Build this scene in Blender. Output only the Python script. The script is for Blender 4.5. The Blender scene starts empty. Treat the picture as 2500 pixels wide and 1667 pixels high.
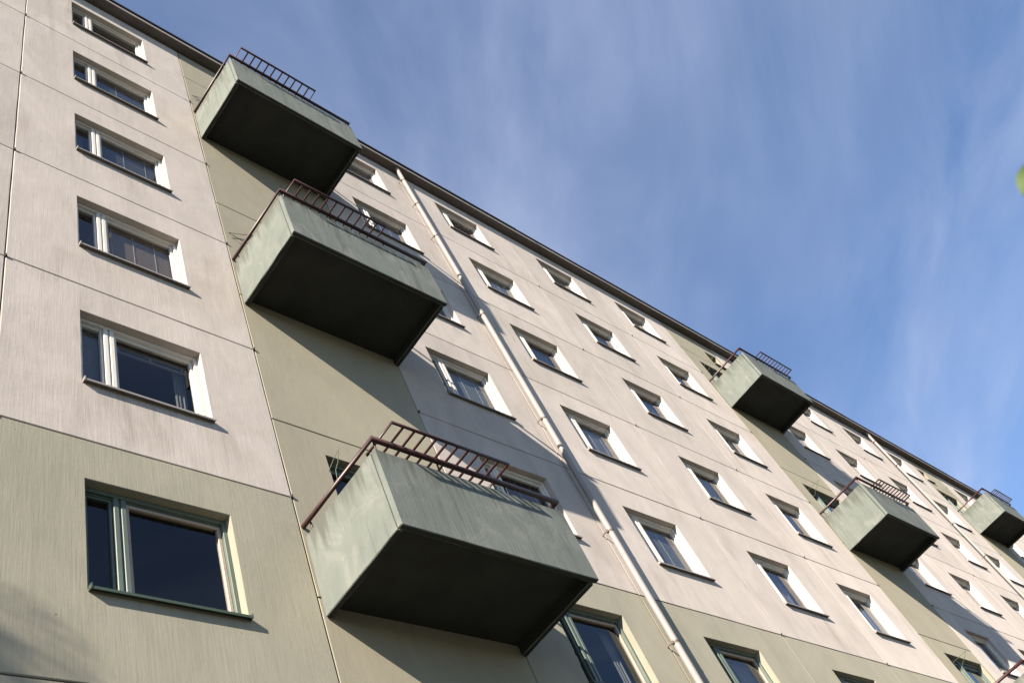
import bpy, bmesh, math, random
from mathutils import Vector, Matrix

scene = bpy.context.scene
COL = scene.collection
ZO = 6.6                      # height above the ground of the lowest joint line in the picture

# ------------------------------------------------------------------ camera
cam_d = bpy.data.cameras.new('camera')
cam = bpy.data.objects.new('camera', cam_d)
COL.objects.link(cam)
RGT = Vector((0.72345946, -0.59591589, -0.34855511))
DWN = Vector((0.33898786, 0.74646333, -0.57260783))
FWD = Vector((0.60140971, 0.29610260, 0.74204421))
CPOS = Vector((-2.04215, -5.85555, -4.91346 + ZO))
m = Matrix.Identity(4)
for i in range(3):
    m[i][0] = RGT[i]; m[i][1] = -DWN[i]; m[i][2] = -FWD[i]; m[i][3] = CPOS[i]
cam.matrix_world = m
cam_d.sensor_fit = 'HORIZONTAL'
cam_d.sensor_width = 36.0
cam_d.lens = 36.0 * 2346.68 / 2500.0
cam_d.clip_start = 0.05
cam_d.clip_end = 3000
cam_d.dof.use_dof = True
cam_d.dof.focus_distance = 15.0
cam_d.dof.aperture_fstop = 4.0
scene.camera = cam

# ------------------------------------------------------------------ sky, sun, exposure
SUN = Vector((0.8126, 0.2809, -0.5106)).normalized()      # the way the light travels
w = bpy.data.worlds.new('World')
scene.world = w
w.use_nodes = True
wt = w.node_tree
wt.nodes.clear()
W_out = wt.nodes.new('ShaderNodeOutputWorld')
W_bg = wt.nodes.new('ShaderNodeBackground')
W_sky = wt.nodes.new('ShaderNodeTexSky')
W_sky.sky_type = 'NISHITA'
W_sky.sun_disc = False
W_sky.sun_elevation = math.asin(-SUN.z)
W_sky.sun_rotation = math.atan2(-SUN.x, -SUN.y)
W_sky.air_density = 1.0
W_sky.dust_density = 0.0
W_sky.altitude = 1500
W_sky.ozone_density = 3.0
W_bg.inputs['Strength'].default_value = 0.069
def wn(t, **kw):
    n = wt.nodes.new(t)
    for k, v in kw.items(): setattr(n, k, v)
    return n
# thin cirrus: a flat high layer, long streaks that run away along the street
tc = wn('ShaderNodeTexCoord')
sep = wn('ShaderNodeSeparateXYZ'); wt.links.new(tc.outputs['Generated'], sep.inputs[0])
mx = wn('ShaderNodeMath', operation='MAXIMUM'); wt.links.new(sep.outputs['Z'], mx.inputs[0]); mx.inputs[1].default_value = 0.05
dvx = wn('ShaderNodeMath', operation='DIVIDE'); wt.links.new(sep.outputs['X'], dvx.inputs[0]); wt.links.new(mx.outputs[0], dvx.inputs[1])
dvy = wn('ShaderNodeMath', operation='DIVIDE'); wt.links.new(sep.outputs['Y'], dvy.inputs[0]); wt.links.new(mx.outputs[0], dvy.inputs[1])
cmb = wn('ShaderNodeCombineXYZ'); wt.links.new(dvx.outputs[0], cmb.inputs[0]); wt.links.new(dvy.outputs[0], cmb.inputs[1])
rot = wn('ShaderNodeVectorRotate', rotation_type='Z_AXIS'); wt.links.new(cmb.outputs[0], rot.inputs['Vector']); rot.inputs['Angle'].default_value = math.radians(-35)
mp1 = wn('ShaderNodeMapping'); wt.links.new(rot.outputs[0], mp1.inputs[0]); mp1.inputs['Scale'].default_value = (0.95, 2.4, 1); mp1.inputs['Location'].default_value = (-28.34, -20.4, 0)
n1 = wn('ShaderNodeTexNoise'); wt.links.new(mp1.outputs[0], n1.inputs['Vector']); n1.inputs['Scale'].default_value = 1.5; n1.inputs['Detail'].default_value = 9; n1.inputs['Roughness'].default_value = 0.56; n1.inputs['Distortion'].default_value = 0.7
mp2 = wn('ShaderNodeMapping'); wt.links.new(rot.outputs[0], mp2.inputs[0]); mp2.inputs['Scale'].default_value = (0.9, 1.6, 1); mp2.inputs['Location'].default_value = (-3.54, 9.01, 0)
n2 = wn('ShaderNodeTexNoise'); wt.links.new(mp2.outputs[0], n2.inputs['Vector']); n2.inputs['Scale'].default_value = 1.0; n2.inputs['Detail'].default_value = 4; n2.inputs['Roughness'].default_value = 0.5
rp1 = wn('ShaderNodeMapRange'); rp1.inputs['From Min'].default_value = 0.33; rp1.inputs['From Max'].default_value = 0.78; rp1.clamp = True; wt.links.new(n1.outputs[0], rp1.inputs['Value'])
rp2 = wn('ShaderNodeMapRange'); rp2.inputs['From Min'].default_value = 0.30; rp2.inputs['From Max'].default_value = 0.72; rp2.clamp = True; wt.links.new(n2.outputs[0], rp2.inputs['Value'])
mul = wn('ShaderNodeMath', operation='MULTIPLY'); wt.links.new(rp1.outputs[0], mul.inputs[0]); wt.links.new(rp2.outputs[0], mul.inputs[1])
mad = wn('ShaderNodeMath', operation='MULTIPLY_ADD'); wt.links.new(mul.outputs[0], mad.inputs[0]); mad.inputs[1].default_value = 0.82; mad.inputs[2].default_value = 0.10
mixw = wn('ShaderNodeMix', data_type='RGBA'); wt.links.new(mad.outputs[0], mixw.inputs['Factor'])
hsw = wn('ShaderNodeHueSaturation'); hsw.inputs['Saturation'].default_value = 1.10; hsw.inputs['Value'].default_value = 1.04
wt.links.new(W_sky.outputs[0], hsw.inputs['Color']); wt.links.new(hsw.outputs[0], mixw.inputs['A']); mixw.inputs['B'].default_value = (3.1, 3.45, 4.6, 1)
wt.links.new(mixw.outputs['Result'], W_bg.inputs['Color'])
wt.links.new(W_bg.outputs[0], W_out.inputs[0])

sun_d = bpy.data.lights.new('sun', 'SUN')
sun_d.energy = 5.0
sun_d.angle = math.radians(0.53)
sun_d.color = (1.0, 0.90, 0.765)
sun = bpy.data.objects.new('sun', sun_d)
COL.objects.link(sun)
sun.rotation_euler = SUN.to_track_quat('-Z', 'Y').to_euler()
sun.location = (-30, -15, 40)

vs = scene.view_settings
vs.view_transform = 'Standard'; vs.look = 'None'; vs.gamma = 1.0; vs.use_curve_mapping = False
vs.exposure = 1.63
scene.render.film_transparent = False
scene.cycles.max_bounces = 8
scene.cycles.transparent_max_bounces = 12
scene.cycles.use_denoising = True

# ------------------------------------------------------------------ materials
MATS = {}
class NT:
    def __init__(s, name):
        s.m = bpy.data.materials.new(name); s.m.use_nodes = True
        s.t = s.m.node_tree; s.b = s.t.nodes['Principled BSDF']
        MATS[name] = s.m
    def n(s, t, **kw):
        x = s.t.nodes.new(t)
        for k, v in kw.items(): setattr(x, k, v)
        return x
    def l(s, a, b): s.t.links.new(a, b)
    def pos(s): return s.n('ShaderNodeNewGeometry').outputs['Position']
    def noise(s, vec, scale3, detail=3, rough=0.5, dist=0.0, loc=(0, 0, 0)):
        mp = s.n('ShaderNodeMapping'); s.l(vec, mp.inputs[0]); mp.inputs['Scale'].default_value = scale3; mp.inputs['Location'].default_value = loc
        no = s.n('ShaderNodeTexNoise'); s.l(mp.outputs[0], no.inputs['Vector']); no.inputs['Scale'].default_value = 1
        no.inputs['Detail'].default_value = detail; no.inputs['Roughness'].default_value = rough; no.inputs['Distortion'].default_value = dist
        return no.outputs[0]
    def ramp(s, v, a, b, lo=0.0, hi=1.0):
        r = s.n('ShaderNodeMapRange'); r.clamp = True; s.l(v, r.inputs['Value'])
        r.inputs['From Min'].default_value = a; r.inputs['From Max'].default_value = b
        r.inputs['To Min'].default_value = lo; r.inputs['To Max'].default_value = hi
        return r.outputs[0]
    def mix(s, f, a, b, blend='MIX'):
        x = s.n('ShaderNodeMix', data_type='RGBA', blend_type=blend)
        if isinstance(f, (int, float)): x.inputs['Factor'].default_value = f
        else: s.l(f, x.inputs['Factor'])
        for k, v in (('A', a), ('B', b)):
            if isinstance(v, tuple): x.inputs[k].default_value = (*v[:3], 1)
            else: s.l(v, x.inputs[k])
        return x.outputs['Result']
    def math(s, op, a, b):
        x = s.n('ShaderNodeMath', operation=op)
        for i, v in enumerate((a, b)):
            if isinstance(v, (int, float)): x.inputs[i].default_value = v
            else: s.l(v, x.inputs[i])
        return x.outputs[0]
    def bump(s, h, strength, dist):
        b = s.n('ShaderNodeBump'); b.inputs['Strength'].default_value = strength; b.inputs['Distance'].default_value = dist
        s.l(h, b.inputs['Height']); s.l(b.outputs[0], s.b.inputs['Normal'])

def plain(name, col, rough=0.6, metal=0.0, var=0.0, vscale=6.0):
    t = NT(name)
    t.b.inputs['Roughness'].default_value = rough; t.b.inputs['Metallic'].default_value = metal
    if var:
        no = t.noise(t.pos(), (vscale, vscale, vscale * 0.6), 5, 0.6)
        c = t.mix(t.ramp(no, 0.3, 0.7), tuple(x * (1 - var) for x in col), tuple(min(1, x * (1 + var)) for x in col))
        t.l(c, t.b.inputs['Base Color'])
    else:
        t.b.inputs['Base Color'].default_value = (*col, 1)
    return t

def render_wall(name, c_hi, c_lo, c_dirt, groove=1.0, dirt=0.5, runs=0.0):
    """painted concrete, brushed with fine vertical grooves, blotched and streaked by rain"""
    t = NT(name); P = t.pos()
    fine = t.noise(P, (44, 44, 2.4), 3, 0.62, 0.3)
    coarse = t.noise(P, (11, 11, 0.8), 3, 0.55, 0.4)
    grain = t.noise(P, (55, 55, 40), 2, 0.6)
    lump = t.noise(P, (5, 5, 4), 3, 0.5)
    h = t.math('ADD', t.math('MULTIPLY', fine, 1.0), t.math('MULTIPLY', coarse, 0.8))
    h = t.math('ADD', h, t.math('MULTIPLY', grain, 0.30))
    h = t.math('ADD', h, t.math('MULTIPLY', lump, 1.1))
    t.bump(h, 0.21 * groove, 0.010)
    blot = t.noise(P, (1.3, 1.3, 0.75), 7, 0.68, 0.7)
    c = t.mix(t.ramp(blot, 0.34, 0.66), c_lo, c_hi)
    st = t.noise(P, (3.4, 3.4, 0.55), 6, 0.66, 0.6)
    patch = t.noise(P, (0.55, 0.55, 0.45), 3, 0.5, 0.0, (7, 3, 2))
    f = t.math('MULTIPLY', t.ramp(st, 0.50, 0.76), t.ramp(patch, 0.42, 0.66))
    c = t.mix(t.math('MULTIPLY', f, dirt), c, c_dirt)
    # short dark run-off marks and specks
    rs = t.noise(P, (16, 16, 0.55), 3, 0.5, 0.2, (3, 1, 9))
    rm = t.noise(P, (0.9, 0.9, 0.9), 2, 0.5, 0.0, (11, 5, 1))
    f2 = t.math('MULTIPLY', t.ramp(rs, 0.64, 0.74), t.ramp(rm, 0.56, 0.66))
    c = t.mix(t.math('MULTIPLY', f2, 0.45), c, tuple(x * 0.55 for x in c_dirt))
    if runs:   # rain runs under the window sills
        tco = t.n('ShaderNodeTexCoord'); sx = t.n('ShaderNodeSeparateXYZ'); t.l(tco.outputs['Object'], sx.inputs[0])
        rn = t.noise(P, (13, 13, 0.5), 4, 0.6, 0.25, (2, 7, 5))
        ln = t.noise(P, (2.6, 2.6, 0.1), 2, 0.5, 0.0, (8, 2, 1))
        below = t.math('MULTIPLY', t.ramp(sx.outputs['Z'], 0.90, 0.88, 0.0, 1.0), t.ramp(t.math('ADD', sx.outputs['Z'], t.math('MULTIPLY', ln, 0.9)), 0.70, 1.35))
        wide = t.math('MULTIPLY', t.ramp(sx.outputs['X'], 0.7, 0.85), t.ramp(sx.outputs['X'], 2.62, 2.45))
        f3 = t.math('MULTIPLY', t.math('MULTIPLY', below, wide), t.ramp(rn, 0.50, 0.70))
        c = t.mix(t.math('MULTIPLY', f3, runs), c, tuple(x * 0.8 for x in c_dirt))
    sp = t.noise(P, (13, 13, 13), 2, 0.4, 0.0, (1, 8, 4))
    c = t.mix(t.math('MULTIPLY', t.ramp(sp, 0.775, 0.80), 0.6), c, (0.058, 0.053, 0.047))
    gv = t.ramp(fine, 0.3, 0.7, 0.975, 1.02)
    oi = t.n('ShaderNodeObjectInfo')
    tone = t.ramp(oi.outputs['Random'], 0, 1, 0.93, 1.04)
    hs = t.n('ShaderNodeHueSaturation'); t.l(c, hs.inputs['Color']); t.l(t.math('MULTIPLY', gv, tone), hs.inputs['Value'])
    t.l(hs.outputs[0], t.b.inputs['Base Color'])
    t.b.inputs['Roughness'].default_value = 0.88
    t.b.inputs['Diffuse Roughness'].default_value = 0.25
    t.b.inputs['Specular IOR Level'].default_value = 0.2
    return t
render_wall('wall_white', (0.464, 0.414, 0.379), (0.382, 0.340, 0.307), (0.248, 0.210, 0.178), dirt=0.75, runs=0.35)
render_wall('wall_green', (0.286, 0.266, 0.208), (0.240, 0.226, 0.176), (0.172, 0.156, 0.120), dirt=0.4, runs=0.3)
render_wall('wall_strip', (0.288, 0.263, 0.199), (0.252, 0.231, 0.176), (0.188, 0.166, 0.120), dirt=0.35, groove=0.8)

def balcony_paint():
    t = NT('balcony_paint'); P = t.pos()
    fine = t.noise(P, (30, 30, 1.6), 3, 0.6, 0.3)
    grain = t.noise(P, (48, 48, 34), 2, 0.6)
    big = t.noise(P, (3.2, 3.2, 1.5), 6, 0.66, 0.6)
    pt = t.noise(P, (2.3, 2.3, 1.7), 6, 0.62, 0.9, (5, 2, 3))
    c = t.mix(t.ramp(big, 0.32, 0.68), (0.101, 0.114, 0.102), (0.133, 0.145, 0.129))
    worn = t.ramp(pt, 0.52, 0.62)
    c = t.mix(t.math('MULTIPLY', worn, 0.38), c, (0.186, 0.187, 0.167))
    st = t.noise(P, (8.5, 8.5, 0.85), 5, 0.65, 0.7, (2, 6, 0))
    c = t.mix(t.math('MULTIPLY', t.ramp(st, 0.60, 0.72), 0.45), c, (0.188, 0.191, 0.174))
    sd = t.noise(P, (6.5, 6.5, 0.45), 5, 0.62, 0.5, (9, 4, 6))
    c = t.mix(t.math('MULTIPLY', t.ramp(sd, 0.55, 0.72), 0.55), c, (0.058, 0.062, 0.050))
    wr = t.noise(P, (22, 22, 3.0), 3, 0.5, 1.2, (4, 4, 4))
    c = t.mix(t.math('MULTIPLY', t.ramp(wr, 0.70, 0.735), 0.4), c, (0.240, 0.240, 0.220))
    # grime washed down from the top edge, in runs of uneven length
    tcd = t.n('ShaderNodeTexCoord'); sz = t.n('ShaderNodeSeparateXYZ'); t.l(tcd.outputs['Generated'], sz.inputs[0])
    run = t.noise(P, (9, 9, 0.25), 4, 0.6, 0.3, (6, 1, 2))
    edge = t.math('SUBTRACT', sz.outputs['Z'], t.ramp(run, 0.35, 0.72, 1.0, 0.42))
    c = t.mix(t.math('MULTIPLY', t.ramp(edge, 0.0, 0.25), 0.55), c, (0.048, 0.046, 0.035))
    t.l(c, t.b.inputs['Base Color'])
    h = t.math('ADD', t.math('MULTIPLY', fine, 0.9), t.math('MULTIPLY', grain, 0.3))
    h = t.math('ADD', h, t.math('MULTIPLY', worn, -0.25))
    t.bump(h, 0.32, 0.010)
    t.b.inputs['Roughness'].default_value = 0.8
    t.b.inputs['Specular IOR Level'].default_value = 0.25
balcony_paint()
t = plain('underside_shade', (0.018, 0.020, 0.018), 0.9, var=0.35, vscale=2.5)  # near-black slab tone, the shade under the balconies painted into the colour
t = NT('eave_paint'); P = t.pos()
pe = t.noise(P, (1.7, 5.5, 5.5), 6, 0.66, 0.5)
pm = t.noise(P, (0.30, 0.3, 0.3), 2, 0.5, 0, (3, 0, 0))
c = t.mix(t.ramp(t.noise(P, (2, 2, 2), 4), 0.3, 0.7), (0.194, 0.170, 0.162), (0.235, 0.209, 0.197))
c = t.mix(t.math('MULTIPLY', t.ramp(pe, 0.60, 0.63), t.ramp(pm, 0.50, 0.58)), c, (0.058, 0.050, 0.044))
t.l(c, t.b.inputs['Base Color']); t.b.inputs['Roughness'].default_value = 0.75
plain('soffit_paint', (0.120, 0.100, 0.090), 0.8, var=0.15, vscale=1.5)
plain('roof_metal', (0.014, 0.013, 0.014), 0.5)
plain('roof_felt', (0.030, 0.030, 0.030), 0.9, var=0.2)
plain('trim_white', (0.540, 0.504, 0.450), 0.5, var=0.06, vscale=5)
plain('trim_wood', (0.330, 0.258, 0.206), 0.6, var=0.10, vscale=8)
plain('trim_green', (0.084, 0.107, 0.086), 0.45, var=0.12, vscale=7)
plain('sill_metal', (0.194, 0.177, 0.167), 0.45, 0.0, var=0.1)
plain('sill_green', (0.032, 0.050, 0.032), 0.5, var=0.1)
t = plain('rail_paint', (0.030, 0.0065, 0.006), 0.45, var=0.30, vscale=11)
plain('pipe_paint', (0.240, 0.210, 0.190), 0.55, var=0.05, vscale=3)
plain('clamp_metal', (0.118, 0.088, 0.074), 0.6)
plain('sealant_dark', (0.040, 0.030, 0.022), 0.9)
plain('sealant_pale', (0.268, 0.236, 0.210), 0.85, var=0.1)
plain('sealant_rust', (0.130, 0.100, 0.070), 0.9, var=0.25)
plain('wire_green', (0.056, 0.062, 0.029), 0.55)
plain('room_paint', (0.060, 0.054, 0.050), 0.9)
plain('blind_brown', (0.200, 0.140, 0.100), 0.7)
plain('blind_grey', (0.152, 0.152, 0.152), 0.7)
plain('blind_dark', (0.080, 0.076, 0.076), 0.7)
plain('blind_pale', (0.216, 0.216, 0.212), 0.7)
plain('cord_white', (0.500, 0.494, 0.482), 0.6)
plain('curtain_white', (0.128, 0.126, 0.118), 0.9, var=0.08)
plain('curtain_violet', (0.120, 0.102, 0.120), 0.9, var=0.1)
plain('tube_yellow', (0.441, 0.306, 0.070), 0.6)
plain('bark', (0.058, 0.047, 0.035), 0.9, var=0.3)
t = NT('leaf_green'); P = t.pos()
c = t.mix(t.ramp(t.noise(P, (3, 3, 3), 3), 0.3, 0.7), (0.085, 0.135, 0.030), (0.110, 0.165, 0.040))
t.l(c, t.b.inputs['Base Color']); t.b.inputs['Roughness'].default_value = 0.55
tl = t.n('ShaderNodeBsdfTranslucent'); t.l(c, tl.inputs['Color'])
ms = t.n('ShaderNodeMixShader'); ms.inputs[0].default_value = 0.35
t.l(t.b.outputs[0], ms.inputs[1]); t.l(tl.outputs[0], ms.inputs[2])
t.l(ms.outputs[0], [n for n in t.t.nodes if n.type == 'OUTPUT_MATERIAL'][0].inputs['Surface'])
t = NT('ground_grass'); P = t.pos()
c = t.mix(t.ramp(t.noise(P, (0.320, 0.320, 0.320), 6, 0.6), 0.35, 0.65), (0.019, 0.024, 0.011), (0.034, 0.035, 0.019))
t.l(c, t.b.inputs['Base Color']); t.b.inputs['Roughness'].default_value = 0.95
t.bump(t.noise(P, (9, 9, 9), 5), 0.6, 0.05)
plain('asphalt', (0.045, 0.044, 0.043), 0.9, var=0.15)
# double glazing: thin glass that lets light through and mirrors more at a slant
t = NT('window_glass')
gm = t.n('ShaderNodeNewGeometry')
dp = t.n('ShaderNodeVectorMath', operation='DOT_PRODUCT'); t.l(gm.outputs['Normal'], dp.inputs[0]); t.l(gm.outputs['Incoming'], dp.inputs[1])
om = t.math('SUBTRACT', 1.0, t.math('ABSOLUTE', dp.outputs['Value'], 0))
fr_out = t.math('ADD', 0.05, t.math('MULTIPLY', 0.95, t.math('POWER', om, 5.0)))
gl = t.n('ShaderNodeBsdfGlossy'); gl.inputs['Roughness'].default_value = 0.006; gl.inputs['Color'].default_value = (0.96, 0.97, 1, 1)
tr = t.n('ShaderNodeBsdfTransparent'); tr.inputs['Color'].default_value = (0.74, 0.78, 0.80, 1)
P = t.pos()
wv = t.noise(P, (1.6, 1.6, 1.2), 2, 0.5)
bp = t.n('ShaderNodeBump'); bp.inputs['Strength'].default_value = 0.06; bp.inputs['Distance'].default_value = 0.02; t.l(wv, bp.inputs['Height']); t.l(bp.outputs[0], gl.inputs['Normal'])
ms = t.n('ShaderNodeMixShader'); t.l(fr_out, ms.inputs[0]); t.l(tr.outputs[0], ms.inputs[1]); t.l(gl.outputs[0], ms.inputs[2])
t.l(ms.outputs[0], [n for n in t.t.nodes if n.type == 'OUTPUT_MATERIAL'][0].inputs['Surface'])

# ------------------------------------------------------------------ mesh helpers
class MB:
    def __init__(s): s.v = []; s.f = []; s.smooth = set()
    def box(s, x0, x1, y0, y1, z0, z1):
        b = len(s.v)
        s.v += [(x0, y0, z0), (x1, y0, z0), (x1, y1, z0), (x0, y1, z0), (x0, y0, z1), (x1, y0, z1), (x1, y1, z1), (x0, y1, z1)]
        s.f += [(b, b + 3, b + 2, b + 1), (b + 4, b + 5, b + 6, b + 7), (b, b + 1, b + 5, b + 4), (b + 1, b + 2, b + 6, b + 5), (b + 2, b + 3, b + 7, b + 6), (b + 3, b, b + 4, b + 7)]
        return s
    def cbox(s, x0, x1, y0, y1, z0, z1, c=0.008, rough=0):
        """box with chamfered edges"""
        bm = bmesh.new()
        bmesh.ops.create_cube(bm, size=1)
        for v in bm.verts:
            v.co = Vector(((x0 + x1) / 2 + v.co.x * (x1 - x0), (y0 + y1) / 2 + v.co.y * (y1 - y0), (z0 + z1) / 2 + v.co.z * (z1 - z0)))
        bmesh.ops.bevel(bm, geom=bm.edges[:], offset=c, segments=1, affect='EDGES')
        if rough:      # worn, slightly uneven cast edges
            rr = random.Random(int(x0 * 97 + z0 * 31 + y0 * 53)); old = set(bm.verts)
            le = [e for e in bm.edges if e.calc_length() > 0.6]
            bmesh.ops.subdivide_edges(bm, edges=le, cuts=rough)
            for v in bm.verts:
                if v not in old: v.co.z += rr.uniform(-1, 1) * 0.0035
        b = len(s.v); bm.verts.index_update()
        s.v += [tuple(v.co) for v in bm.verts]
        s.f += [tuple(b + v.index for v in f.verts) for f in bm.faces]
        bm.free(); return s
    def tube(s, pts, r, n=8, cap=True):
        pts = [Vector(p) for p in pts]; rr = r if isinstance(r, (list, tuple)) else [r] * len(pts)
        rings = []
        up = None
        for i, p in enumerate(pts):
            d = (pts[min(i + 1, len(pts) - 1)] - pts[max(i - 1, 0)]).normalized()
            if up is None:
                up = Vector((0, 0, 1)) if abs(d.z) < 0.9 else Vector((1, 0, 0))
            a = d.cross(up)
            if a.length < 1e-4: a = d.cross(Vector((0, 1, 0)))
            a.normalize(); bb = a.cross(d).normalized(); up = bb
            k = 1.0
            if 0 < i < len(pts) - 1:
                d1 = (p - pts[i - 1]).normalized(); d2 = (pts[i + 1] - p).normalized()
                k = 1.0 / max(0.5, math.sqrt(max(0.05, (1 + d1.dot(d2)) / 2)))
            base = len(s.v)
            for j in range(n):
                an = 2 * math.pi * j / n
                s.v.append(tuple(p + (a * math.cos(an) + bb * math.sin(an)) * rr[i] * (k if k < 1.3 else 1.2)))
            rings.append(base)
        for i in range(len(rings) - 1):
            for j in range(n):
                s.smooth.add(len(s.f))
                s.f.append((rings[i] + j, rings[i] + (j + 1) % n, rings[i + 1] + (j + 1) % n, rings[i + 1] + j))
        if cap:
            for base, rev in ((rings[0], True), (rings[-1], False)):
                b = len(s.v); s.v += s.v[base:base + n]
                q = tuple(b + j for j in range(n)); s.f.append(q[::-1] if rev else q)
        return s
    def mesh(s, name, mat, fix=True):
        me = bpy.data.meshes.new(name); me.from_pydata(s.v, [], s.f)
        me.materials.append(MATS[mat])
        if fix:
            bm = bmesh.new(); bm.from_mesh(me); bmesh.ops.recalc_face_normals(bm, faces=bm.faces[:]); bm.to_mesh(me); bm.free()
        if s.smooth:
            for i in s.smooth: me.polygons[i].use_smooth = True
        me.update(); return me

def link(name, me, parent=None, loc=(0, 0, 0)):
    o = bpy.data.objects.new(name, me); COL.objects.link(o)
    o.location = loc
    if parent is not None: o.parent = parent
    return o
def empty(name, parent=None, loc=(0, 0, 0)):
    o = link(name, None, parent, loc); o.empty_display_size = 0.3; return o
CACHE = {}
def cached(key, fn):
    if key not in CACHE: CACHE[key] = fn()
    return CACHE[key]

# ------------------------------------------------------------------ the ground
mb = MB(); mb.v = [(-600, -600, 0), (600, -600, 0), (600, 600, 0), (-600, 600, 0)]; mb.f = [(0, 1, 2, 3)]
o = link('ground', mb.mesh('ground', 'ground_grass')); o['kind'] = 'structure'
mb = MB().box(-40, 80, -9.5, -4.2, -0.05, 0.006)
o = link('footpath', mb.mesh('footpath', 'asphalt')); o['kind'] = 'structure'

# ------------------------------------------------------------------ the building
HS = 2.8                                                   # storey height
B = empty('apartment_building', None, (0, 0, 0))
B['label'] = 'tall weathered white concrete panel block with sage green strips and boxed balconies'
B['category'] = 'building'
PER = 16.62
S_W = 2.77
# columns of the facade: kind, x0, x1, window x0
cols = []
def unit(off, first=True):
    return [('S', 3.15 + off, 5.92 + off, None), ('B', 5.92 + off, 9.09 + off, 6.865 + off), ('C', 9.09 + off, 12.85 + off, 10.2 + off),
            ('D', 12.85 + off, 16.54 + off, 13.885 + off), ('A', 16.54 + off, 19.77 + off, 17.225 + off)]
cols += [('C', 9.09 - PER, 12.85 - PER, 10.2 - PER), ('D', 12.85 - PER, 0.0, 13.885 - PER), ('A', 0.0, 3.15, 0.84)]
for k in range(3): cols += unit(PER * k)
X_L, X_R = cols[0][1], cols[-1][2]
WW, WH, WZ = 1.472, 1.325, 0.925                           # window opening and its height above the joint
Z_TOP = 6 * HS
rng = random.Random(7)

def panel_mesh(wd, ht, hole, mat, seg, seed):
    """storey-high concrete panel; hole = (x0, x1, z0, z1); chamfered, slightly chipped edges, reveals 0.2 deep"""
    r = random.Random(seed)
    mb = MB(); g = 0.0075; ch = 0.007; D = 0.2
    def loop(x0, x1, z0, z1, y, jit):
        pts = []
        cs = [(x0, z0), (x1, z0), (x1, z1), (x0, z1)]
        for i in range(4):
            a, b = cs[i], cs[(i + 1) % 4]
            for k in range(seg):
                tt = k / seg
                jx = r.uniform(-jit, jit) if k else 0; jz = r.uniform(-jit, jit) if k else 0
                pts.append((a[0] + (b[0] - a[0]) * tt + (jx if i in (1, 3) else 0), y, a[1] + (b[1] - a[1]) * tt + (jz if i in (0, 2) else 0)))
        base = len(mb.v); mb.v.extend(pts); return base
    n = 4 * seg
    jit = 0.003 if seg > 1 else 0
    def bridge(a, b):
        for i in range(n): mb.f.append((a + i, a + (i + 1) % n, b + (i + 1) % n, b + i))
    back = loop(g, wd - g, g, ht - g, 0.12, 0)
    side = loop(g, wd - g, g, ht - g, ch, jit)
    front = loop(g + ch, wd - g - ch, g + ch, ht - g - ch, 0.0, jit)
    bridge(back, side); bridge(side, front)
    if hole:
        x0, x1, z0, z1 = hole; c = 0.006
        h1 = loop(x0 - c, x1 + c, z0 - c, z1 + c, 0.0, jit * 0.6)
        h2 = loop(x0, x1, z0, z1, c, jit * 0.6)
        h3 = loop(x0, x1, z0, z1, D, 0)
        bridge(front, h1); bridge(h1, h2); bridge(h2, h3)
    else:
        mb.f.append(tuple(front + i for i in range(n)))
    return mb.mesh('wall_panel', mat)

def wall_panel(x0, x1, z0, z1, hole, mat, near, seed):
    if near: me = panel_mesh(x1 - x0, z1 - z0, hole, mat, 7, seed)
    else: me = cached(('pan', round(x1 - x0, 3), round(z1 - z0, 3), hole and tuple(round(q, 3) for q in hole), mat), lambda: panel_mesh(x1 - x0, z1 - z0, hole, mat, 1, 0))
    return link('wall_panel', me, B, (x0, 0, z0 + ZO))

# ---- windows
def frame_mesh(wd, ht, mat, fw=0.047, y0=0.092, y1=0.2):
    mb = MB()
    mb.cbox(0.001, fw, y0, y1, 0.001, ht - 0.001, 0.004); mb.cbox(wd - fw, wd - 0.001, y0, y1, 0.001, ht - 0.001, 0.004)
    mb.cbox(fw, wd - fw, y0 + 0.001, y1, ht - fw, ht - 0.002, 0.004); mb.cbox(fw, wd - fw, y0 + 0.001, y1, 0.002, fw, 0.004)
    # stepped head lining behind the outer frame
    mb.box(fw, wd - fw, y0 + 0.03, y1, ht - fw - 0.016, ht - fw - 0.001)
    return mb.mesh('window', mat)
def sash_mesh(x0, x1, z0, z1, mat, sw=0.038, y0=0.128, y1=0.178):
    mb = MB()
    mb.cbox(x0, x0 + sw, y0, y1, z0, z1, 0.004); mb.cbox(x1 - sw, x1, y0, y1, z0, z1, 0.004)
    mb.cbox(x0 + sw, x1 - sw, y0 + 0.001, y1, z1 - sw, z1 - 0.001, 0.004); mb.cbox(x0 + sw, x1 - sw, y0 + 0.001, y1, z0 + 0.001, z0 + sw, 0.004)
    return mb.mesh('sash', mat)
def mull_mesh(ht, mat, x0=0.31, x1=0.432):
    mb = MB(); xm = (x0 + x1) / 2
    mb.cbox(x0, xm - 0.011, 0.096, 0.2, 0.03, ht - 0.05, 0.005)
    mb.cbox(xm + 0.011, x1, 0.096, 0.2, 0.03, ht - 0.05, 0.005)
    mb.box(xm - 0.012, xm + 0.012, 0.116, 0.199, 0.031, ht - 0.051)
    return mb.mesh('mullion', mat)
def pane_mesh(x0, x1, z0, z1, y=0.155):
    mb = MB(); mb.v = [(x0, y, z0), (x1, y, z0), (x1, y, z1), (x0, y, z1)]; mb.f = [(0, 1, 2, 3)]
    return mb.mesh('pane', 'window_glass', False)
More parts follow.
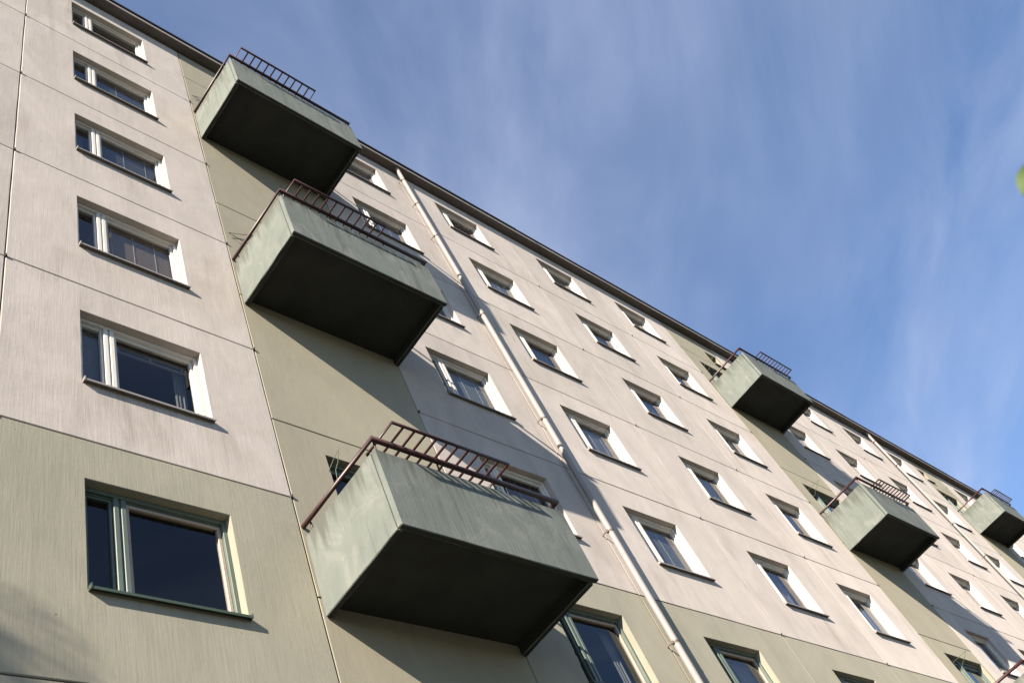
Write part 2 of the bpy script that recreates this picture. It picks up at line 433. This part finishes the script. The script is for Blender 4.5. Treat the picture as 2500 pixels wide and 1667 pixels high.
def sill_mesh(wd, mat):
    mb = MB(); prof = [(0.10, 0.030), (-0.052, -0.004), (-0.055, -0.036), (-0.047, -0.036), (-0.043, -0.012), (0.10, 0.016)]
    n = len(prof)
    for x in (0.004, wd + 0.006): mb.v += [(x, y, z) for y, z in prof]
    for i in range(n): mb.f.append((i, (i + 1) % n, n + (i + 1) % n, n + i))
    mb.f += [tuple(range(n)), tuple(range(n, 2 * n))]
    mb.box(0.0, 0.012, -0.058, 0.02, -0.03, 0.022)           # folded end upstand
    mb.box(wd - 0.002, wd + 0.010, -0.058, -0.004, -0.03, 0.012)
    return mb.mesh('sill', mat)
def room_mesh(wd, ht, dp=2.6):
    mb = MB(); x0, x1, z0, z1, y0, y1 = -0.3, wd + 0.3, -0.85, ht + 0.35, 0.17, dp
    mb.v = [(x0, y0, z0), (x1, y0, z0), (x1, y0, z1), (x0, y0, z1), (x0, y1, z0), (x1, y1, z0), (x1, y1, z1), (x0, y1, z1)]
    mb.f = [(4, 5, 6, 7), (0, 1, 5, 4), (3, 2, 6, 7), (0, 3, 7, 4), (1, 2, 6, 5)]
    return mb.mesh('room_interior', 'room_paint', False)
def blind_mesh(x0, x1, z0, z1, mat, y=0.205, pitch=0.026):
    mb = MB(); z = z1
    while z > z0:
        b = len(mb.v); mb.v += [(x0, y + 0.001, z), (x1, y + 0.001, z), (x1, y - 0.003, z - pitch * 0.985), (x0, y - 0.003, z - pitch * 0.985)]
        mb.f.append((b, b + 1, b + 2, b + 3)); z -= pitch
    mb.box(x0, x1, y - 0.014, y + 0.016, z1, z1 + 0.03)
    return mb.mesh('blind', mat, False)
def raised_blind_mesh(x0, x1, z1):
    mb = MB(); mb.box(x0, x1, 0.22, 0.25, z1 - 0.02, z1 + 0.012); mb.box(x0, x1, 0.222, 0.248, z1 - 0.11, z1 - 0.096)
    for f in (0.07, 0.5, 0.93):
        x = x0 + (x1 - x0) * f; mb.box(x - 0.008, x + 0.008, 0.215, 0.22, z1 - 0.115, z1 - 0.02)
    return mb.mesh('raised_blind', 'blind_pale')
def curtain_mesh(x0, x1, z0, z1, mat, seed=0):
    mb = MB(); r = random.Random(seed); n = 26; ph = r.uniform(0, 6)
    for k in range(n + 1):
        f = k / n; x = x0 + (x1 - x0) * f; y = 0.32 + 0.014 * math.sin(ph + f * 6.28 * 3) + 0.006 * math.sin(ph * 2 + f * 31)
        mb.v += [(x, y, z0), (x + 0.015 * math.sin(f * 20), y * 0.95 + 0.016, z1)]
    for k in range(n): mb.smooth.add(len(mb.f)); mb.f.append((2 * k, 2 * k + 2, 2 * k + 3, 2 * k + 1))
    return mb.mesh('curtain', mat, False)
def cord_mesh(ln):
    return MB().box(-0.0017, 0.0017, -0.0017, 0.0017, -ln, 0).box(-0.006, 0.006, -0.006, 0.006, -ln - 0.02, -ln).mesh('blind_cord', 'cord_white')

M0, M1 = 0.31, 0.432
def window(x, z, green, spec, detail=True):
    """spec: dict(blind=material or None, vent=material or None, cords=[x...], raised=bool, curtain=(x0,x1,mat) or None)"""
    mat = 'trim_green' if green else 'trim_white'
    ht = WH
    wn_ = link('window', cached(('frame', mat), lambda: frame_mesh(WW, ht, mat)), B, (x, 0, z + ZO))
    if green: wn_['label'] = 'deep-set window with green painted frame in the sage storey'
    link('mullion', cached(('mull', mat), lambda: mull_mesh(ht, mat)), wn_)
    zs0, zs1 = 0.048, ht - 0.064
    link('sash', cached(('sashv', mat), lambda: sash_mesh(0.049, M0 - 0.002, zs0, zs1, mat, 0.026)), wn_)
    link('sash', cached(('sashm', mat), lambda: sash_mesh(M1 + 0.002, WW - 0.049, zs0, zs1, 'trim_wood' if green else mat)), wn_)
    link('pane', cached('panev', lambda: pane_mesh(0.07, M0 - 0.02, zs0 + 0.015, zs1 - 0.015)), wn_)
    link('pane', cached('panem', lambda: pane_mesh(M1 + 0.03, WW - 0.077, zs0 + 0.015, zs1 - 0.015)), wn_)
    sm = 'sill_green' if green else 'sill_metal'
    link('sill', cached(('sill', sm), lambda: sill_mesh(WW, sm)), wn_)
    link('room_interior', cached('room', lambda: room_mesh(WW, ht)), wn_)
    x0, x1, zz0, zz1 = M1 + 0.035, WW - 0.08, 0.06, ht - 0.105
    if spec.get('blind'): link('blind', cached(('bl', spec['blind']), lambda: blind_mesh(x0, x1, zz0, zz1, spec['blind'])), wn_)
    if spec.get('vent'): link('blind', cached(('bv', spec['vent']), lambda: blind_mesh(0.075, M0 - 0.022, zz0, zz1, spec['vent'])), wn_)
    if spec.get('raised'): link('raised_blind', cached('rb', lambda: raised_blind_mesh(x0, x1, zz1)), wn_)
    for cx, ln in spec.get('cords', []): link('blind_cord', cached(('cord', ln), lambda: cord_mesh(ln)), wn_, (cx, 0.193, zz1))
    if spec.get('curtain'):
        a, b, cm = spec['curtain']
        link('curtain', cached(('cur', a, b, cm), lambda: curtain_mesh(a, b, 0.02, ht - 0.06, cm, int(a * 100))), wn_)
    return wn_

SPECS = {
 ('A', 0, 1): dict(), ('A', 0, 2): dict(vent='blind_grey', raised=True, curtain=(1.26, 1.40, 'curtain_white')),
 ('A', 0, 3): dict(blind='blind_brown', cords=[(0.55, 1.1), (0.86, 1.1), (1.17, 1.1)], tube=True),
 ('A', 0, 4): dict(blind='blind_dark', cords=[(0.86, 1.06), (1.22, 0.95)], curtain=(0.08, 0.27, 'curtain_white')),
 ('A', 0, 5): dict(blind='blind_dark', cords=[(0.86, 1.1)]), ('A', 0, 6): dict(curtain=(0.50, 0.85, 'curtain_white')),
 ('B', 0, 1): dict(curtain=(1.22, 1.40, 'curtain_white')), ('B', 0, 2): dict(cords=[(0.86, 1.0), (1.2, 1.0)]),
 ('B', 0, 3): dict(blind='blind_pale', vent='blind_grey', cords=[(0.83, 1.1), (1.15, 1.1)]), ('B', 0, 4): dict(blind='blind_grey'),
 ('B', 0, 5): dict(blind='blind_grey', cords=[(0.75, 1.1), (1.02, 1.1), (1.3, 1.1)]), ('B', 0, 6): dict(blind='blind_grey'),
 ('C', 0, 1): dict(curtain=(0.95, 1.40, 'curtain_white')), ('C', 0, 2): dict(blind='blind_grey', cords=[(0.92, 1.1)]),
 ('C', 0, 3): dict(blind='blind_grey', cords=[(0.80, 1.1), (1.12, 1.1)]), ('C', 0, 4): dict(curtain=(1.0, 1.40, 'curtain_white')),
 ('C', 0, 5): dict(blind='blind_pale', cords=[(0.95, 1.1)]), ('C', 0, 6): dict(curtain=(1.15, 1.40, 'curtain_white')),
 ('D', 0, 1): dict(), ('D', 0, 2): dict(curtain=(0.8, 1.40, 'curtain_violet')), ('D', 0, 3): dict(curtain=(1.0, 1.40, 'curtain_white')),
 ('D', 0, 4): dict(curtain=(0.9, 1.40, 'curtain_white')), ('D', 0, 5): dict(curtain=(1.1, 1.40, 'curtain_white')), ('D', 0, 6): dict(cords=[(0.7, 1.1)], blind='blind_grey'),
}
def spec_for(kind, u, row):
    s = SPECS.get((kind, u, row))
    if s is not None: return s
    k = rng.random()
    if k < 0.3: return dict(blind=rng.choice(['blind_grey', 'blind_dark', 'blind_pale']), cords=[(0.9, 1.1)])
    if k < 0.75: return dict(curtain=(rng.choice([0.8, 1.0, 1.15]), 1.40, rng.choice(['curtain_white', 'curtain_white', 'curtain_violet'])))
    return dict(raised=rng.random() < 0.4)

# ---- stair strips: doors to the balconies and a small top window
def glazed_unit(name, x0, x1, z0, z1, mulls, lab):
    wd, ht = x1 - x0, z1 - z0
    d = link(name, cached(('fr', name, round(wd, 2), round(ht, 2)), lambda: frame_mesh(wd, ht, 'trim_green', 0.06)), B, (x0, 0, z0 + ZO))
    d['label'] = lab
    edges = [0.06] + [q for mm in mulls for q in (mm - 0.05, mm + 0.05)] + [wd - 0.06]
    for mm in mulls:
        link('mullion', cached(('mu', round(ht, 2)), lambda: MB().cbox(-0.05, 0.05, 0.096, 0.2, 0.03, ht - 0.062, 0.005).mesh('mullion', 'trim_green')), d, (mm, 0, 0))
    for i in range(0, len(edges), 2):
        a, b = edges[i], edges[i + 1]
        link('sash', cached(('gs', round(a, 2), round(b, 2), round(ht, 2)), lambda: sash_mesh(a + 0.003, b - 0.003, 0.064, ht - 0.08, 'trim_green', 0.06)), d)
        link('pane', cached(('gp', round(a, 2), round(b, 2), round(ht, 2)), lambda: pane_mesh(a + 0.05, b - 0.05, 0.10, ht - 0.12)), d)
    link('room_interior', cached(('ro', round(wd, 2), round(ht, 2)), lambda: room_mesh(wd, ht)), d)
    return d

ZB = 12.3245            # underside of the top balcony
HB = 1.0746             # parapet height
DB = 1.3224             # depth
STRIPS = [(3.15, 0), (3.15 + PER, 1), (3.15 + 2 * PER, 2)]

# joint heights of the strips lie half a storey above those of the flats
for ci, (kind, x0, x1, wx) in enumerate(cols):
    near = -4 < x0 < 13
    u = 0 if x1 < 16.6 and x0 > -0.1 else 1 + ci
    if kind == 'S':
        si = int(round((x0 - 3.15) / PER)); mirror = si == 2
        dx0, dx1 = (0.16, 2.11) if mirror else (0.68, 2.61)
        sx0, sx1 = (0.20, 0.84) if mirror else (1.93, 2.57)
        zs = [-6.6, -4.22, -1.42, 1.38, 4.18, 6.98, 9.78, 12.58, 15.38, Z_TOP]
        for k in range(len(zs) - 1):
            z0, z1 = zs[k], zs[k + 1]; hole = None
            if k in (3, 5, 7) : hole = (dx0, dx1, 0.03, 2.40) if k in (3, 7) else (dx0, dx1, 0.03, 2.40)
            if k in (3, 5, 7):
                hole = None if k == 5 else hole
            if k == 5: hole = (dx0, dx1, 0.03, 2.40)
            if k == 8: hole = (sx0, sx1, 0.14, 0.82)
            wall_panel(x0, x1, z0, z1, hole, 'wall_strip', near, ci * 50 + k)
            if k in (3, 5, 7):
                glazed_unit('balcony_door', x0 + dx0, x0 + dx1, z0 + 0.03, z0 + 2.40, [0.82 if not mirror else 1.1], 'green framed glazed door and side light behind the balcony')
            if k == 8:
                g = glazed_unit('stair_window', x0 + sx0, x0 + sx1, z0 + 0.14, z0 + 0.82, [], 'small green framed stair window right under the eaves')
                link('sill', cached('sillsm', lambda: sill_mesh(0.64, 'sill_green')), g)
    else:
        zs = [-6.6, -5.6] + [HS * k for k in range(-1, 7)]
        for k in range(len(zs) - 1):
            z0, z1 = zs[k], zs[k + 1]
            row = int(round(z0 / HS)) + 1 if k >= 1 else 0
            mat = 'wall_white' if z0 >= HS - 0.01 else 'wall_green'
            has = z0 > -0.01
            hole = (wx - x0, wx - x0 + WW, WZ, WZ + WH) if has else None
            wall_panel(x0, x1, z0, z1, hole, mat, near, ci * 50 + k)
            if has:
                sp = spec_for(kind, u, row)
                wo = window(wx, z0 + WZ, z0 < 1, sp)
                if sp.get('tube'):
                    link('window_thermometer', MB().tube([(0.50, 0.148, 0.93), (0.50, 0.148, 0.81)], 0.011, 8).mesh('window_thermometer', 'tube_yellow'), wo)
                    wo['label'] = 'white window with lowered brown blind and small yellow thermometer on the pane'

# ---- sealant in the joints
def sealant(x0, x1, z0, z1, mat, y=0.011):
    link('joint_sealant', MB().box(x0, x1, y, y + 0.05, z0, z1).mesh('joint_sealant', mat), B, (0, 0, ZO))
runs = []
cur = None
for kind, x0, x1, wx in cols:
    if kind == 'S':
        if cur: runs.append(cur)
        cur = None
        for z in (-4.22, -1.42, 1.38, 4.18, 6.98, 9.78, 12.58, 15.38): sealant(x0, x1, z - 0.012, z + 0.012, 'sealant_dark')
    else: cur = (cur[0], x1) if cur else (x0, x1)
if cur: runs.append(cur)
for a, b in runs:
    for k in range(-2, 6): sealant(a, b, HS * k - 0.012, HS * k + 0.012, 'sealant_dark')
for i, (kind, x0, x1, wx) in enumerate(cols):
    if i == 0: continue
    pk = cols[i - 1][0]
    if abs(x0) < 0.01 or kind == 'S' or pk == 'S': mt, yy = 'sealant_dark', 0.012
    elif kind == 'C': mt, yy = 'sealant_rust', 0.006
    else: mt, yy = 'sealant_pale', 0.0035
    link('joint_sealant', MB().box(x0 - 0.012, x0 + 0.012, yy, yy + 0.06, -6.6, Z_TOP).mesh('joint_sealant', mt), B, (0, 0, ZO))
# small plugs where the joints cross
def plug_mesh():
    mb = MB(); mb.cbox(-0.016, 0.016, -0.018, 0.012, -0.014, 0.014, 0.004); mb.box(-0.004, 0.006, -0.026, -0.01, 0.0, 0.030)
    return mb.mesh('joint_plug', 'sealant_dark')
pm_ = plug_mesh()
for i, (kind, x0, x1, wx) in enumerate(cols):
    if i == 0 or kind == 'C': continue
    for k in range(1, 6):
        link('joint_plug', pm_, B, (x0 + (0.004 if kind != 'S' else -0.006), 0, HS * k + ZO))
# ---- remaining shell: gable walls, back wall
link('gable_wall', MB().box(X_L - 0.15, X_L, 0.0, 12.0, -6.6, Z_TOP).mesh('gable_wall', 'wall_white'), B, (0, 0, ZO))
link('gable_wall', MB().box(X_R, X_R + 0.15, 0.0, 12.0, -6.6, Z_TOP).mesh('gable_wall', 'wall_white'), B, (0, 0, ZO))
link('back_wall', MB().box(X_L, X_R, 11.8, 12.0, -6.6, Z_TOP).mesh('back_wall', 'wall_white'), B, (0, 0, ZO))

# ---- roof and eaves
roof = link('roof', MB().box(X_L - 0.3, X_R + 0.3, 0.06, 12.2, Z_TOP + 0.05, Z_TOP + 0.17).mesh('roof', 'roof_felt'), B, (0, 0, ZO))
EY = -0.225
sof = MB().cbox(0.003, 2.997, EY + 0.02, 0.07, Z_TOP + 0.035, Z_TOP + 0.055, 0.003).mesh('soffit_board', 'soffit_paint')
fas = MB(); fas.cbox(0.002, 2.998, EY, EY + 0.022, Z_TOP + 0.020, Z_TOP + 0.175, 0.003)
fas = fas.mesh('fascia_board', 'eave_paint')
edg = MB(); edg.box(0.0, 2.999, EY - 0.030, 0.3, Z_TOP + 0.178, Z_TOP + 0.205); edg.box(0.0, 2.999, EY - 0.034, EY - 0.026, Z_TOP + 0.155, Z_TOP + 0.207)
edg = edg.mesh('roof_edge_sheet', 'roof_metal')
x = X_L - 0.2; k = 0
while x < X_R + 0.2:
    dz = rng.uniform(-0.004, 0.004)
    link('soffit_board', sof, roof, (x, 0, 0)); link('fascia_board', fas, roof, (x, rng.uniform(-0.002, 0.002), dz)); link('roof_edge_sheet', edg, roof, (x, rng.uniform(-0.004, 0.004), dz + rng.uniform(0, 0.004)))
    x += 3.0; k += 1
link('eave_gap_liner', MB().box(X_L, X_R, 0.05, 0.07, Z_TOP - 0.05, Z_TOP + 0.06).mesh('eave_gap_liner', 'roof_metal'), roof)

# ---- balconies
def balcony(x0, x1, zb, rack, rail_x, lab, rail_h):
    b = empty('balcony', B, (0, 0, ZO)); b['label'] = lab
    zt = zb + HB; d = DB; tk = 0.075
    def shade_faces(me, inward):
        me.materials.append(MATS['underside_shade'])
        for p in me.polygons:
            if p.normal.z < -0.9 or p.normal.dot(Vector(inward)) > 0.9: p.material_index = 1  # shade painted on: bottom and inner faces take the near-black underside colour
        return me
    link('front_panel', shade_faces(MB().cbox(x0, x1, -d, -d + 0.07, zb, zt, 0.010, 14).mesh('front_panel', 'balcony_paint'), (0, 1, 0)), b)
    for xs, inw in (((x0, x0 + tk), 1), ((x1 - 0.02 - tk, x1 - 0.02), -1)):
        link('side_panel', shade_faces(MB().cbox(xs[0], xs[1], -d + 0.081, -0.006, zb, zt, 0.009, 7).mesh('side_panel', 'balcony_paint'), (inw, 0, 0)), b)
    link('floor_slab', MB().box(x0 + tk + 0.003, x1 - 0.02 - tk - 0.003, -d + 0.074, 0.0, zb + 0.15, zb + 0.27).mesh('floor_slab', 'underside_shade'), b)
    zr = zt + rail_h; r = 0.029
    ra, rb = rail_x
    link('handrail', MB().tube([(ra, -0.005, zr), (ra, -d, zr), (rb, -d, zr), (rb, -0.005, zr)], r, 10).mesh('handrail', 'rail_paint'), b)
    post = cached('post', lambda: MB().tube([(0, 0, -0.26), (0, 0, -0.01)], 0.011, 6).mesh('rail_post', 'rail_paint'))
    for px, py in ((ra + 0.05, -d + 0.035), (ra + 0.9, -d + 0.035), (ra + 1.9, -d + 0.035), (rb - 0.06, -d + 0.035), (ra + 0.035, -0.10), (rb - 0.05, -0.10)):
        link('rail_post', post, b, (px, py, zr))
    zk = zt + 0.232; y0, y1 = -1.54, -1.07; a0, a1 = rack
    link('rack_frame', MB().tube([(a0, y1, zk), (a0, y0, zk), (a1, y0, zk), (a1, y1, zk), (a0, y1, zk)], 0.0175, 6, False).mesh('rack_frame', 'rail_paint'), b)
    bar = cached('bar', lambda: MB().tube([(0, -1.53, 0), (0, -1.08, 0)], 0.0158, 6).mesh('rack_bar', 'rail_paint'))
    for k in range(1, 11):
        link('rack_bar', bar, b, (a0 + (a1 - a0) * k / 11 + rng.uniform(-0.004, 0.004), 0, zk - 0.002))
    return b
def stay(pts, ends=()):
    o = link('door_stay', MB().tube(pts, 0.0048, 6).mesh('door_stay', 'wire_green'), B, (0, 0, ZO))
    return o
where = {0: 'left stair strip', 1: 'middle stair strip', 2: 'right stair strip'}
lev = ['topmost', 'middle', 'lowest']
for sx, si in STRIPS:
    x0, x1 = sx + 0.032, sx + 0.032 + 2.758
    for k in range(3):
        zb = ZB - 2 * HS * k
        rack = (x0 + 0.148, x0 + 1.81) if si == 0 else (x0 + 0.90, x0 + 2.58)
        rl = (x0 + 0.01, x1 - 0.012) if si == 0 else (x0 + 0.03, x1 + 0.0)
        if si == 2 and k == 2: continue
        balcony(x0, x1, zb, rack, rl, 'pale green boxed concrete balcony with dark red rail, %s on the %s' % (lev[k], where[si]), 0.152 if si == 0 else 0.20)
        zd = 3.78 + 2 * HS * (2 - k); jx = sx + (0.68 if si < 2 else 0.16)
        if si == 0 and k < 2:
            stay([(jx + 0.02, 0.02, zd - 0.10), (sx + 0.35, -0.03, zd - 0.45), (sx + 0.06, -0.03, zd - 0.62)])
            stay([(sx + 0.06, -0.03, zd - 0.62), (sx + 0.14, -0.05, zd - 0.69), (sx + 0.20, -0.035, zd - 0.67), (sx + 0.28, -0.05, zd - 0.74), (sx + 0.36, -0.03, zd - 0.70), (jx, 0.02, zd - 0.75)])
        else:
            tip = (jx + 0.03, -0.22 if si == 0 else -0.40, zd - 0.08 if si == 0 else zd - 0.27)
            stay([(jx - 0.03, 0.0, zd - 0.30), tip])
            mid = [((tip[0] * (1 - f) + jx * f) + 0.02 * math.sin(f * 17), tip[1] * (1 - f), tip[2] * (1 - f) + (zd - 0.55) * f + 0.015 * math.cos(f * 13)) for f in (0, 0.2, 0.4, 0.6, 0.8, 1)]
            stay(mid)

# ---- rainwater pipes
def downpipe(x, lab, rings):
    p = empty('downpipe', B, (x, -0.12, ZO)); p['label'] = lab
    r = 0.051
    zs = [-6.2] + sorted(rings) + [Z_TOP + 0.034]
    for a, b2 in zip(zs[:-1], zs[1:]):
        link('pipe_section', MB().tube([(0, 0, a - 0.04), (0, 0, b2 - 0.0)], [r, r], 20).mesh('pipe_section', 'pipe_paint'), p)
    cm = cached('clamp', lambda: MB().tube([(0, 0, -0.012), (0, 0, 0.012)], r + 0.0045, 20).box(-0.075, -0.05, -0.012, 0.012, -0.03, 0.012).box(-0.075, -0.060, 0.0, 0.12, -0.012, 0.012).mesh('pipe_clamp', 'clamp_metal'))
    for z in rings: link('pipe_clamp', cm, p, (0, 0, z))
downpipe(9.09, 'pale pink rainwater pipe right of the nearest balconies', [-4.0, -1.0, 1.84, 3.99, 6.76, 10.09, 13.33, 14.9, 16.17])
downpipe(32.95, 'pale rainwater pipe far along the facade', [-4.0, -1.0, 1.84, 3.99, 6.76, 10.09, 11.7, 14.88, 16.28])

# ------------------------------------------------------------------ trees
def tree(name, base, height, crown_c, crown_r, nleaf, leaf, seed, label, trunk_r, keep=None, extra=None):
    r = random.Random(seed); base = Vector(base)
    T = empty(name, None, base); T['label'] = label; T['category'] = 'tree'
    cc = Vector(crown_c) - base
    mb = MB()
    top = cc + Vector((0, 0, crown_r[2] * 0.6))
    path = [Vector((0, 0, -0.05)), Vector((0.02, 0.03, height * 0.2)), cc * 0.6 + Vector((r.uniform(-.1, .1), r.uniform(-.1, .1), 0)), cc, top]
    mb.tube(path, [trunk_r * 1.15, trunk_r, trunk_r * 0.75, trunk_r * 0.45, trunk_r * 0.12], 9)
    tips = []
    for k in range(16):
        a = r.uniform(0, 6.28); s = path[2].lerp(path[3], r.uniform(0, 1)) if k % 2 else path[3].lerp(path[4], r.uniform(0, .8))
        e = cc + Vector((math.cos(a) * crown_r[0], math.sin(a) * crown_r[1], r.uniform(-.6, .8) * crown_r[2])) * r.uniform(.55, .95)
        mm = s.lerp(e, .5) + Vector((0, 0, .08 * crown_r[2]))
        mb.tube([s, mm, e], [trunk_r * .28, trunk_r * .17, trunk_r * .05], 5); tips += [mm, e]
    link('trunk', mb.mesh('trunk', 'bark'), T)
    lb = MB(); n = 0
    clumps = [cc + Vector((r.gauss(0, .45) * crown_r[0], r.gauss(0, .45) * crown_r[1], r.gauss(0, .45) * crown_r[2])) for _ in range(60)] + tips
    while n < nleaf:
        c = r.choice(clumps); q = c + Vector((r.gauss(0, .16) * crown_r[0], r.gauss(0, .16) * crown_r[1], r.gauss(0, .16) * crown_r[2]))
        n += 1
        if keep and not keep(q + base): continue
        d = Vector((r.gauss(0, 1), r.gauss(0, 1), r.gauss(0, .7))).normalized(); sd = d.cross(Vector((r.gauss(0, 1), r.gauss(0, 1), r.gauss(0, 1)))).normalized()
        L = leaf * r.uniform(.7, 1.3); b = len(lb.v)
        up_ = d.cross(sd) * L * 0.06
        lb.v += [tuple(q), tuple(q + d * L * .3 + sd * L * .26 + up_), tuple(q + d * L * .7 + sd * L * .2 + up_), tuple(q + d * L), tuple(q + d * L * .7 - sd * L * .2 + up_), tuple(q + d * L * .3 - sd * L * .26 + up_)]
        lb.f += [(b, b + 1, b + 2, b + 3), (b, b + 3, b + 4, b + 5)]
    link('crown', lb.mesh('crown', 'leaf_green', False), T)
    return T
# tall tree beside the building, out of the picture; its crown's edge shades the wall's lower left corner
tree('street_tree', (-15.5, -4.2, 0), 17.0, (-15.5, -4.2, 14.0), (1.6, 1.6, 2.0), 34000, 0.15, 3, 'leafy tree outside the picture casting the soft shadow at lower left', 0.16)
# young tree at the photographer's right; one leaf reaches into the picture
def outside(p):
    v = p - CPOS; zc = v.dot(FWD)
    return zc < 0.1 or v.dot(RGT) / zc > 0.62
LEAF = CPOS + Vector((0.81284, -0.13364, 0.56695)) * 1.5
yb = Vector((0.40, -7.05, 0))
ty = tree('young_tree', yb, 4.0, yb + Vector((0, 0, 3.25)), (0.6, 0.6, 0.8), 700, 0.085, 11, 'young tree with one bright green leaf at the right edge', 0.035, outside)
tw = LEAF - yb + Vector((0.02, -0.02, -0.03)); st = Vector((0, 0, 2.7))
link('twig', MB().tube([st, st.lerp(tw, .5) + Vector((0.06, -0.16, -0.05)), tw], [0.009, 0.006, 0.002], 5).mesh('twig', 'bark'), ty)
def leaf_obj(c):
    mb = MB(); ax = (-RGT * 0.25 + DWN * 0.95).normalized(); nn = -FWD * 0.55 - SUN * 0.8; sd = ax.cross(nn).normalized(); n = 9
    for k in range(n + 1):
        f = k / n; wd = 0.018 * math.sin(math.pi * f) ** 0.8; ctr = c + ax * (f - 0.5) * 0.060 + FWD * 0.006 * math.sin(f * 3)
        mb.v += [tuple(ctr - sd * wd - FWD * 0.003), tuple(ctr), tuple(ctr + sd * wd - FWD * 0.003)]
    for k in range(n):
        a = 3 * k; mb.f += [(a, a + 1, a + 4, a + 3), (a + 1, a + 2, a + 5, a + 4)]
    return mb.mesh('leaf', 'leaf_green', False)
link('leaf', leaf_obj(LEAF - yb), ty)
rl = random.Random(4); lm = MB()
for k in range(14):     # smaller leaves along the rest of the twig
    f = 0.25 + 0.052 * k; q = st.lerp(tw, f) + Vector((0.05, -0.14, -0.04)) * (1 - abs(2 * f - 1))
    d = Vector((rl.gauss(0.5, .6), rl.gauss(-.6, .5), rl.gauss(-.3, .4))).normalized(); sd = d.cross(Vector((rl.gauss(0, 1), rl.gauss(0, 1), 1))).normalized(); L = rl.uniform(.06, .09); b = len(lm.v)
    lm.v += [tuple(q), tuple(q + d * L * .35 + sd * L * .27), tuple(q + d * L), tuple(q + d * L * .35 - sd * L * .27)]; lm.f.append((b, b + 1, b + 2, b + 3))
link('twig_leaves', lm.mesh('twig_leaves', 'leaf_green', False), ty)['kind'] = 'stuff'
